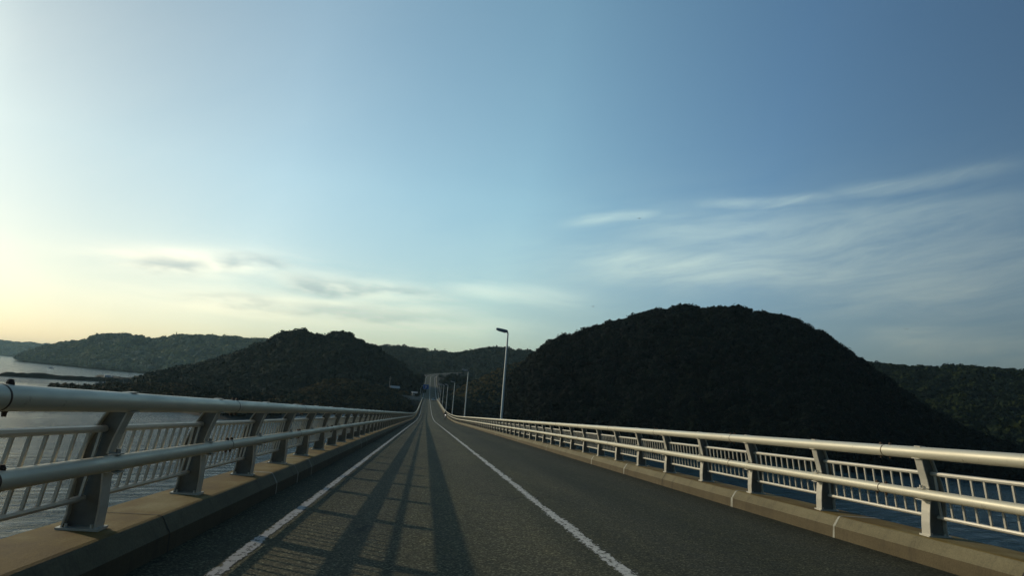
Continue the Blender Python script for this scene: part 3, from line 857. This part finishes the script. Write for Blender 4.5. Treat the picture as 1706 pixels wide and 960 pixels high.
# ------------------------------------------------------------------ trees one can tell apart
def tree(px, py_top, D, height, cr, label, mt='leaf_mid', kind='broadleaf_tree', flat=.85, group=None, seed=1, nleaf=320, leaf=.3):
    top = P(px, py_top, D); base = (top[0], top[1], top[2] - height); root = empty(kind, base)
    rng = np.random.default_rng(seed); b = MB()
    b.tube([(0, 0, -1.5), (.1, 0, height * .3), (-.05, .1, height * .6), (.1, 0, height * .82)], [.05 * height * .55, .04 * height * .5, .028 * height * .45, .01 * height], 8)
    for k in range(5):
        a = k * 2.4 + seed; z0 = height * rng.uniform(.4, .6)
        b.tube([(0, 0, z0), (math.cos(a) * cr * .45, math.sin(a) * cr * .45, z0 + height * .14), (math.cos(a) * cr * .8, math.sin(a) * cr * .8, z0 + height * .24)], [.012 * height, .008 * height, .003 * height], 6)
    b.build('trunk', M['bark'], root)
    pts, rad = [], []
    for k in range(9):
        a = k * 2.4 + seed; q = rng.uniform(.25, .75) * (k > 0)
        pts.append((math.cos(a) * cr * q, math.sin(a) * cr * q, height - cr * flat * .6 - rng.uniform(0, cr * flat * .7) * (k > 0))); rad.append(cr * rng.uniform(.38, .58))
    crowns('crown', pts, rad, nleaf // 3, leaf, M[mt], root, flat, seed)
    tag(root, label, 'tree', group); return root


tree(1603, 607, 548, 6.5, 4.2, 'rounded tree breaking the skyline of the low right ridge', flat=.45, kind='pine_tree', seed=3)
tree(1619, 609, 548, 5.0, 2.6, 'flat-topped pine standing clear on the right skyline, left of a pair', flat=.32, kind='pine_tree', seed=4)
tree(1630, 610, 548, 5.0, 2.4, 'flat-topped pine standing clear on the right skyline, right of a pair', flat=.32, kind='pine_tree', seed=5)
tree(1682, 613, 542, 5.5, 4.0, 'low rounded tree on the skyline by the right edge', flat=.5, seed=6)
tree(757, 621, 452, 11, 6.5, 'large dark tree overhanging the right side of the climbing road', seed=7, leaf=.5, nleaf=500)
tree(747, 632, 430, 7, 4.0, 'smaller dark tree below the big one beside the climbing road', seed=8, leaf=.45)
tree(772, 626, 455, 9, 5.5, 'dark tree right of the big roadside tree', seed=9, leaf=.5)
tree(697, 622, 470, 12, 5.5, 'dark tree at the left edge of the climbing road', seed=10, leaf=.5)
tree(688, 632, 440, 9, 5.0, 'dark tree left of the bridge end below the ridge', seed=11, leaf=.5)
for i, (px, py, D, hh, c_) in enumerate([(598 + 60, 576, 850, 11, 7), (668, 578, 850, 10, 7.5), (702, 583, 845, 10, 7), (722, 586, 845, 8, 5), (790, 583, 825, 10, 7), (815, 578, 822, 11, 7), (850, 580, 820, 11, 7)]):
    tree(px, py, D, hh, c_, ['tree at the left end of the skyline ridge behind the road', 'bushy tree second from the left on the skyline ridge', 'tree on the skyline ridge above the climbing road', 'small pointed tree on the skyline ridge right above the road', 'tree on the skyline ridge left of the nearest lamp', 'full tree on the skyline ridge just left of the lamp head', 'tree on the skyline ridge just right of the nearest lamp'][i], seed=30 + i, group='trees on the skyline behind the road', leaf=1.0, nleaf=240)
# utility pole and houses on the left shore
zg = lambda px, py, D: P(px, py, D)


def gable_house(loc, rz, L, Wd, H, rh, wall, roofm, label):
    root = empty('house', loc, rz)
    b = MB(); b.box((0, 0, H / 2), (L, Wd, H)); b.add([(-L / 2, -Wd / 2, H), (-L / 2, Wd / 2, H), (-L / 2, 0, H + rh)], [(0, 1, 2)]); b.add([(L / 2, -Wd / 2, H), (L / 2, Wd / 2, H), (L / 2, 0, H + rh)], [(0, 1, 2)]); b.build('wall', wall, root)
    b = MB(); e = .5; t = .14
    for s in (-1, 1):
        y0, z0 = s * (Wd / 2 + e), H - rh * e / (Wd / 2)
        b.add([(-L / 2 - e, 0, H + rh), (L / 2 + e, 0, H + rh), (L / 2 + e, y0, z0), (-L / 2 - e, y0, z0), (-L / 2 - e, 0, H + rh + t), (L / 2 + e, 0, H + rh + t), (L / 2 + e, y0, z0 + t), (-L / 2 - e, y0, z0 + t)],
              [(0, 1, 2, 3), (7, 6, 5, 4), (0, 4, 5, 1), (1, 5, 6, 2), (2, 6, 7, 3), (3, 7, 4, 0)])
    b.build('roof', roofm, root)
    dk = M['groove']
    for x in (-L * .3, L * .05): b = MB(); b.box((x, -Wd / 2 - .03, H * .55), (L * .18, .06, H * .4)); b.build('window', dk, root)
    b = MB(); b.box((L * .34, -Wd / 2 - .03, H * .38), (.9, .06, H * .72)); b.build('door', M['bark'], root)
    tag(root, label, 'house'); return root


wallm = noisy('plaster', (.30, .29, .26), (.22, .21, .19), 1.5); roofm = noisy('pale_roof', (.50, .49, .45), (.40, .39, .35), 1.2)
g = P(657, 650, 362); gable_house((g[0], g[1] + 2, g[2] - .3), .25, 4.0, 3.4, 1.4, .8, wallm, roofm, 'low house with a pale roof among the scrub left of the bridge end')
g = P(690, 659, 360); gable_house((g[0], g[1] + 2, g[2] - .3), .1, 2.2, 2.0, 1.6, .4, noisy('white_wall', (.5, .5, .46), (.4, .4, .37), 2), roofm, 'tiny white hut beside the bridge end')
g = P(648, 652, 364); root = empty('utility_pole', tuple(g))
b = MB(); b.tube([(0, 0, -.5), (0, 0, 7.5)], [.17, .11], 10); b.build('pole', M['conc'], root)
b = MB(); b.box((0, 0, 7.0), (1.8, .1, .1)); b.box((0, 0, 6.3), (1.4, .1, .1)); b.build('crossarm', M['post'], root)
tag(root, 'thin concrete utility pole beside the low pale-roofed house', 'utility pole')
# low seawall running to the bridge end
a_, c_ = P(622, 652, 352), P(706, 663, 346)
b = MB(); v = []
nW = 12
for k in range(nW + 1):
    t = k / nW; p = a_ * (1 - t) + c_ * t
    v.append([(p[0], p[1] - .25, p[2] - 4.5), (p[0], p[1] - .2, p[2]), (p[0], p[1] + .2, p[2]), (p[0], p[1] + .25, p[2] - 4.5)])
b.loft(v); tag(b.build('seawall', M['conc']), 'pale concrete seawall along the shore left of the bridge end', 'seawall')

# blue direction sign on a cantilever pole above the left lane beyond the bridge
def blue_sign():
    y = 392.0; z = zr(y); root = empty('direction_sign', (-3.6, y, z))
    b = MB(); b.tube([(0, 0, -.5), (0, 0, 4.6), (.35, 0, 5.6), (1.1, 0, 6.0), (4.2, 0, 6.05)], [.13, .12, .11, .10, .08], 12); b.build('pole', M['lamp'], root, smooth=True)
    b = MB(); b.box((2.7, -.12, 5.5), (3.2, .05, 2.5)); pn = b.build('panel', mat('sign_blue', (.02, .09, .30), .4), root)
    b = MB(); Wm = mat('sign_white', (.75, .75, .75), .4)
    b.box((2.7, -.150, 5.15), (.22, .012, 1.3)); b.box((2.95, -.150, 5.45), (.9, .012, .2)); b.add([(2.42, -.156, 5.75), (2.98, -.156, 5.75), (2.7, -.156, 6.15)], [(0, 1, 2)]); b.build('arrow', Wm, pn)
    tag(root, 'blue direction sign on a cantilever pole above the road beyond the bridge', 'road sign')


blue_sign()

# ------------------------------------------------------------------ antenna masts on the left headland
for i, (px, y0, y1) in enumerate([(292, 553, 570), (309, 556, 569)]):
    t, g = P(px, y0, 1240), P(px, y1, 1240); H = t[2] - g[2]; root = empty('antenna_mast', tuple(g))
    b = MB(); s0 = 1.4
    for sx, sy in ((-1, -1), (1, -1), (1, 1), (-1, 1)): b.tube([(sx * s0, sy * s0, -3), (sx * .35, sy * .35, H)], .14, 5)
    for k in range(8):
        z0, z1 = H * k / 8, H * (k + 1) / 8; w0 = s0 - (s0 - .35) * z0 / H; w1 = s0 - (s0 - .35) * z1 / H
        for ax in (0, 1):
            for sg in (-1, 1):
                p = lambda u, w_, z: (u * w_, sg * w_, z) if ax == 0 else (sg * w_, u * w_, z)
                b.tube([p(-1, w0, z0), p(1, w1, z1)], .08, 4); b.tube([p(1, w0, z0), p(-1, w1, z1)], .08, 4)
    b.build('lattice', M['lamp_head'], root)
    b = MB()
    for k in range(3): a = k * 2.1; b.box((math.cos(a) * .9, math.sin(a) * .9, H * (.8 if i else .72)), (.6, .6, 2.2))
    b.build('antenna', M['lamp_head'], root)
    tag(root, ['taller left lattice mast on the headland skyline', 'shorter right lattice mast on the headland skyline'][i], 'mast', 'masts on the left headland')

# ------------------------------------------------------------------ breakwaters, islet, boats
def rocky_strip(name, pts, hw, zt, mt, label, cat, seed=1):
    """low rubble strip: spine points (px, D) at sea level"""
    Ws = []
    for px, D in pts:
        w = W @ cray(px, HZ0 + px * math.tan(ROLL)); d = np.array([w[0], w[1]]); d /= np.linalg.norm(d); Ws.append(d * D)
    Ws = np.array(Ws); seg = np.r_[0, np.cumsum(np.hypot(*np.diff(Ws, axis=0).T))]; ns = max(14, int(seg[-1] / 2.5)); s = np.linspace(0, seg[-1], ns)
    X, Y = np.interp(s, seg, Ws[:, 0]), np.interp(s, seg, Ws[:, 1]); tx, ty = np.gradient(X), np.gradient(Y); L = np.hypot(tx, ty); nx, ny = -ty / L, tx / L
    off = [-1.0, -.7, -.45, 0, .45, .7, 1.0]; hh = [-.8, .3, .92, 1.0, .92, .3, -.8]; r = np.random.default_rng(seed); V = []
    for i in range(ns):
        e = min(1, min(s[i], seg[-1] - s[i]) / (hw * 1.2) + .15)
        for o_, h_ in zip(off, hh):
            V.append((X[i] + nx[i] * o_ * hw * e + r.normal() * .2, Y[i] + ny[i] * o_ * hw * e + r.normal() * .2, ZS + zt * h_ * e + r.normal() * .13 * zt))
    n = 7; Fq = np.array([(i * n + k, (i + 1) * n + k, (i + 1) * n + k + 1, i * n + k + 1) for i in range(ns - 1) for k in range(n - 1)])
    o = mesh_np(name, np.array(V), Fq, M[mt]); tag(o, label, cat); return o


rocky_strip('breakwater', [(3, 500), (40, 505), (120, 505), (200, 520), (245, 560), (270, 600)], 4.0, 2.6, 'shore', 'long dark rubble breakwater across the bay at the left', 'breakwater', 1)
rocky_strip('islet', [(26, 292), (50, 290), (84, 284)], 4.5, 2.2, 'shore', 'small low islet just above the left railing', 'islet', 2)
rocky_strip('jetty', [(168, 640), (200, 600), (240, 590), (300, 610)], 6.0, 1.8, 'shore', 'thin jetty behind the breakwater at the left', 'jetty', 3)


def sea_pt(px, D):
    w = W @ cray(px, HZ0 + px * math.tan(ROLL)); d = np.array([w[0], w[1]]); d /= np.linalg.norm(d); return (d[0] * D, d[1] * D, ZS)


hullw = noisy('boat_white', (.70, .70, .68), (.6, .6, .57), 1); hulld = noisy('boat_dark', (.05, .06, .06), (.09, .09, .09), 1)


def make_boat(hm, cm, k=1.0):
    root = empty('fishing_boat'); b = MB(); rings = []
    for x, w_, z0, z1 in ((-3.2, .75, -.15, .75), (-1.5, .95, -.3, .75), (1.0, .95, -.3, .9), (2.6, .55, -.15, 1.25), (3.7, .05, .4, 1.6)):
        rings.append([(x, -w_ * .55, z0), (x, w_ * .55, z0), (x, w_, z1), (x, -w_, z1)])
    b.loft(rings); b.build('hull', hm, root)
    b = MB(); b.box((-.5, 0, 1.35), (1.5, 1.1, 1.3), taper=(.85, .85)); c = b.build('cabin', cm, root)
    b = MB(); b.box((.275, 0, 1.55), (.02, .8, .4)); b.build('window', M['groove'], c)
    b = MB(); b.tube([(-1.6, 0, .7), (-1.6, 0, 3.2)], .05, 6); b.build('mast', M['lamp_head'], root)
    return root


b0 = make_boat(hulld, hulld); b1 = make_boat(hullw, hullw)
spots = [(b0, 176, 452, .2, 'leftmost dark boat moored inside the breakwater'), (b0, 186, 446, -.3, 'second dark boat from the left inside the breakwater'), (b0, 196, 450, .4, 'dark boat in the middle of the moored row inside the breakwater'), (b0, 205, 447, 0.1, 'fourth dark boat of the moored row inside the breakwater'), (b0, 215, 456, -.2, 'rightmost dark boat of the moored row inside the breakwater'),
         (b1, 88, 900, 1.2, 'tiny white boat off the headland shore at the left')]
used = set()
for src, px, D, rz, lb in spots:
    o = src if id(src) not in used else copy_tree(src); used.add(id(src)); o.location = sea_pt(px, D); o.rotation_euler = (0, 0, rz); tag(o, lb, 'boat', 'boats in the bay')


def make_truck():
    root = empty('parked_truck'); b = MB(); b.box((.0, 0, .75), (3.2, 1.5, .5)); b.box((-.6, 0, 1.35), (2.0, 1.45, .8)); b.build('body', hullw, root)
    b = MB(); b.box((1.15, 0, 1.35), (.95, 1.4, .85), taper=(.7, .9)); c = b.build('cab', hullw, root)
    b = MB(); b.box((1.52, 0, 1.42), (.03, 1.1, .4)); b.build('windscreen', M['groove'], c)
    for x in (-1.0, 1.05):
        for s in (-1, 1): b = MB(); b.tube([(x, s * .62, .33), (x, s * .80, .33)], .33, 14); b.build('wheel', M['groove'], root)
    return root


t0 = make_truck()
for i, px in enumerate((183, 187.6)):
    o = t0 if i == 0 else copy_tree(t0); p = sea_pt(px, 512); o.location = (p[0], p[1], ZS + 2.5); o.rotation_euler = (0, 0, .6); o.scale = (1.0, 1.0, 1.0)
    tag(o, ['smaller-looking white truck on the breakwater, left of the two', 'bright white truck on the breakwater, right of the two'][i], 'truck', 'white trucks parked on the breakwater')

# ------------------------------------------------------------------ oncoming car
def make_car():
    root = empty('oncoming_car'); body = mat('car_paint', (.30, .40, .40), .3, .4); dark = mat('car_glass', (.02, .03, .035), .08, 0, .6); ty = mat('tyre', (.015, .015, .015), .9)
    prof = [(-1.95, .35, .62), (-1.9, .32, .88), (-1.2, .30, .98), (-.9, .30, 1.02), (.9, .3, 1.05), (1.7, .3, 1.0), (1.9, .35, .85)]
    b = MB(); rings = [[(-.72 if abs(y) > 1.8 else -.80, y, z0), (.72 if abs(y) > 1.8 else .80, y, z0), (.80 if abs(y) < 1.8 else .74, y, (z0 + z1) / 2), (.70, y, z1), (-.70, y, z1), (-.80 if abs(y) < 1.8 else -.74, y, (z0 + z1) / 2)] for y, z0, z1 in prof]
    b.loft(rings); b.build('body', body, root, smooth=True, bevel=.03)
    b = MB(); b.loft([[(-.70, -1.05, 1.0), (.70, -1.05, 1.0), (.70, 1.6, 1.02), (-.70, 1.6, 1.02)], [(-.56, -.35, 1.50), (.56, -.35, 1.50), (.56, 1.25, 1.52), (-.56, 1.25, 1.52)]]); cb = b.build('cabin', dark, root)
    b = MB(); b.box((0, .45, 1.535), (1.14, 1.62, .04)); b.build('roof', body, root, bevel=.015)
    for s in (-1, 1):
        for y in (-1.2, 1.2):
            b = MB(); b.tube([(s * .62, y, .31), (s * .80, y, .31)], .31, 20); w_ = b.build('wheel', ty, root)
            b = MB(); b.tube([(s * .79, y, .31), (s * .81, y, .31)], .19, 14); b.build('rim', M['lamp'], w_)
        b = MB(); b.box((s * .55, -1.93, .72), (.26, .07, .15)); b.build('headlight', mat('headlamp', (.8, .8, .78), .2), root, bevel=.01)
        b = MB(); b.box((s * .86, -.75, 1.05), (.14, .10, .11)); b.build('mirror', body, root)
    b = MB(); b.box((0, -1.94, .50), (.9, .05, .16)); b.build('grille', ty, root)
    b = MB(); b.box((0, -1.965, .52), (.33, .02, .16)); b.build('number_plate', hullw, root)
    return root


car = make_car(); car.location = (3.35, 336, zr(336)); tag(car, 'small pale blue-grey car coming towards the bridge end in the right lane', 'car')

# ------------------------------------------------------------------ motorcycle and its rider
YM, XM = 143.0, 4.15
mo = empty('motorcycle', (XM, YM, zr(YM)))
blk = mat('bike_black', (.012, .012, .014), .35); chrome = mat('bike_metal', (.35, .35, .36), .3, .9); rub = mat('bike_rubber', (.012, .012, .012), .9)
for y, nm in ((-.72, 'wheel'), (.70, 'wheel')):
    b = MB(); n = 28; R0 = .27; pts = [(0, y + R0 * math.cos(2 * math.pi * k / n), .31 + R0 * math.sin(2 * math.pi * k / n)) for k in range(n + 1)]
    b.tube(pts, .055, 8, caps=False); w_ = b.build('wheel', rub, mo)
    b = MB(); b.tube([(-.05, y, .31), (.05, y, .31)], .06, 10)
    for k in range(5): a = k * 1.2566; b.tube([(0, y, .31), (0, y + .24 * math.cos(a), .31 + .24 * math.sin(a))], .014, 6)
    b.build('rim', chrome, w_)
b = MB(); b.loft([[(-w_, y, z0), (w_, y, z0), (w_ * .8, y, z1), (-w_ * .8, y, z1)] for y, w_, z0, z1 in ((-.50, .10, .60, .92), (-.25, .16, .35, 1.0), (.10, .17, .33, .92), (.40, .14, .45, .80), (.75, .10, .62, .84), (.95, .05, .74, .86))])
b.build('body', blk, mo, smooth=True, bevel=.02)
b = MB(); b.tube([(-.09, -.72, .31), (-.09, -.45, .98)], .03, 8); b.tube([(.09, -.72, .31), (.09, -.45, .98)], .03, 8); b.build('fork', chrome, mo)
b = MB(); b.tube([(-.36, -.30, 1.06), (-.16, -.42, 1.04), (.16, -.42, 1.04), (.36, -.30, 1.06)], .016, 8); b.build('handlebar', blk, mo)
for s in (-1, 1): b = MB(); b.tube([(s * .25, -.36, 1.05), (s * .30, -.38, 1.22)], .008, 6); b.box((s * .33, -.39, 1.25), (.13, .02, .08)); b.build('mirror', blk, mo)
b = MB(); b.tube([(0, -.50, .94), (0, -.60, .94)], [.085, .10], 16); b.build('headlight', mat('lit_headlight', (.9, .9, .85), .3, emit=(1, .97, .88), es=1.6), mo)
b = MB(); b.tube([(.16, .1, .32), (.18, .9, .40)], [.035, .055], 10); b.build('exhaust', chrome, mo)
tag(mo, 'black motorcycle with its headlight on coming up the right lane near the kerb', 'motorcycle')


def person():
    root = empty('person', (XM, YM + .12, zr(YM) + .82))
    J = {'pel': (0, .12, .02), 'bel': (0, .08, .18), 'che': (0, -.02, .42), 'nec': (0, -.06, .56), 'hea': (0, -.10, .70), 'hd2': (0, -.10, .80)}
    rad = {'pel': (.15, .13), 'bel': (.15, .12), 'che': (.19, .13), 'nec': (.065, .065), 'hea': (.10, .11), 'hd2': (.08, .09)}
    ed = [('pel', 'bel'), ('bel', 'che'), ('che', 'nec'), ('nec', 'hea'), ('hea', 'hd2')]
    for s, k in ((-1, 'L'), (1, 'R')):
        J.update({'sh' + k: (s * .20, -.04, .48), 'el' + k: (s * .34, -.22, .30), 'wr' + k: (s * .33, -.38, .25), 'ha' + k: (s * .33, -.44, .25),
                  'hi' + k: (s * .10, .08, 0), 'kn' + k: (s * .24, -.28, -.10), 'an' + k: (s * .20, -.02, -.48), 'to' + k: (s * .20, -.18, -.52)})
        rad.update({'sh' + k: (.075, .075), 'el' + k: (.05, .05), 'wr' + k: (.038, .038), 'ha' + k: (.045, .045), 'hi' + k: (.10, .10), 'kn' + k: (.07, .07), 'an' + k: (.048, .048), 'to' + k: (.05, .04)})
        ed += [('che', 'sh' + k), ('sh' + k, 'el' + k), ('el' + k, 'wr' + k), ('wr' + k, 'ha' + k), ('pel', 'hi' + k), ('hi' + k, 'kn' + k), ('kn' + k, 'an' + k), ('an' + k, 'to' + k)]
    ks = list(J); me = bpy.data.meshes.new('body'); me.from_pydata([J[k] for k in ks], [(ks.index(a), ks.index(b_)) for a, b_ in ed], [])
    o = bpy.data.objects.new('body', me); C.objects.link(o); o.parent = root; me.materials.append(mat('black_riding_suit', (.014, .014, .016), .7))
    sk = o.modifiers.new('skin', 'SKIN')
    if not me.skin_vertices: me.attributes
    lay = me.skin_vertices[0].data if me.skin_vertices else None
    if lay:
        for i, k in enumerate(ks): lay[i].radius = rad[k]
        lay[0].use_root = True
    sb = o.modifiers.new('sub', 'SUBSURF'); sb.levels = sb.render_levels = 2
    # fingers curled round the grips
    for s in (-1, 1):
        for f in range(4):
            b = MB(); x = s * (.29 + f * .024); b.tube([(x, -.40, .272), (x, -.47, .270), (x, -.485, .235), (x, -.45, .215)], [.012, .011, .010, .008], 6); b.build('finger', mat('glove', (.02, .02, .02), .7), root)
    bm = bmesh.new(); bmesh.ops.create_uvsphere(bm, u_segments=24, v_segments=16, radius=.145)
    for v in bm.verts: v.co = Vector((v.co.x * .92, v.co.y * 1.08, v.co.z)) + Vector((0, -.11, .77))
    me = bpy.data.meshes.new('helmet'); bm.to_mesh(me); bm.free(); me.polygons.foreach_set('use_smooth', [True] * len(me.polygons)); me.materials.append(mat('helmet_black', (.012, .012, .014), .25))
    h = bpy.data.objects.new('helmet', me); C.objects.link(h); h.parent = root
    b = MB(); b.loft([[(x * .9, -.11 - math.sqrt(max(0, .160 ** 2 - (x * 1.05) ** 2)), z) for x in np.linspace(-.11, .11, 8)] + [(x * .9, -.10 - math.sqrt(max(0, .150 ** 2 - (x * 1.05) ** 2)), z) for x in np.linspace(.11, -.11, 8)] for z in (.745, .83)])
    b.build('visor', mat('visor', (.05, .05, .06), .08), h)
    tag(root, 'motorcycle rider in black with a black helmet, sitting astride the motorcycle', 'person')


person()

# ------------------------------------------------------------------ birds over the hill
def bird(px, py, D, lb, k=1.0):
    root = empty('bird', tuple(P(px, py, D))); root.scale = (.65, .65, .65); root.rotation_euler = (0, 0, random.uniform(-1, 1))
    b = MB(); b.tube([(0, -.35, 0), (0, -.2, .02), (0, .05, .0), (0, .3, 0), (0, .5, .0)], [.03, .07, .10, .05, .02], 8); b.build('body', blk, root, smooth=True)
    for s in (-1, 1):
        b = MB(); b.loft([[(s * .05, -.12, .03), (s * .05, .16, .03), (s * .05, .16, .05), (s * .05, -.12, .05)], [(s * .42, -.14, .20), (s * .42, .10, .20), (s * .42, .10, .215), (s * .42, -.14, .215)], [(s * .85, .0, .10), (s * .85, .06, .10), (s * .85, .06, .11), (s * .85, .0, .11)]]); b.build('wing', blk, root)
    tag(root, lb, 'bird', 'birds in the sky')


bird(1065, 364, 170, 'tiny bird high in the sky beside the thin streak of cloud'); bird(988, 511, 170, 'tiny bird just left above the big dark hill'); bird(1511, 549, 170, 'tiny bird in the sky above the low right ridge')

# ------------------------------------------------------------------ air
HAZE = 1
if HAZE:
    b = MB(); b.box((0, 0, (ZS - 1 + 90) / 2), (18200, 18200, 90 - (ZS - 1))); hz = b.build('haze', bpy.data.materials.new('haze')); tag(hz, 'thin sea haze', 'haze', kind='stuff')
    hm = hz.data.materials[0]; hm.use_nodes = True; T = NT(hm.node_tree); T.n.clear(); out = T.new('ShaderNodeOutputMaterial'); vol = T.new('ShaderNodeVolumePrincipled')
    vol.inputs['Color'].default_value = (.60, .92, 1.0, 1); vol.inputs['Density'].default_value = .000085; vol.inputs['Anisotropy'].default_value = .25
    T.l.new(vol.outputs[0], out.inputs['Volume'])
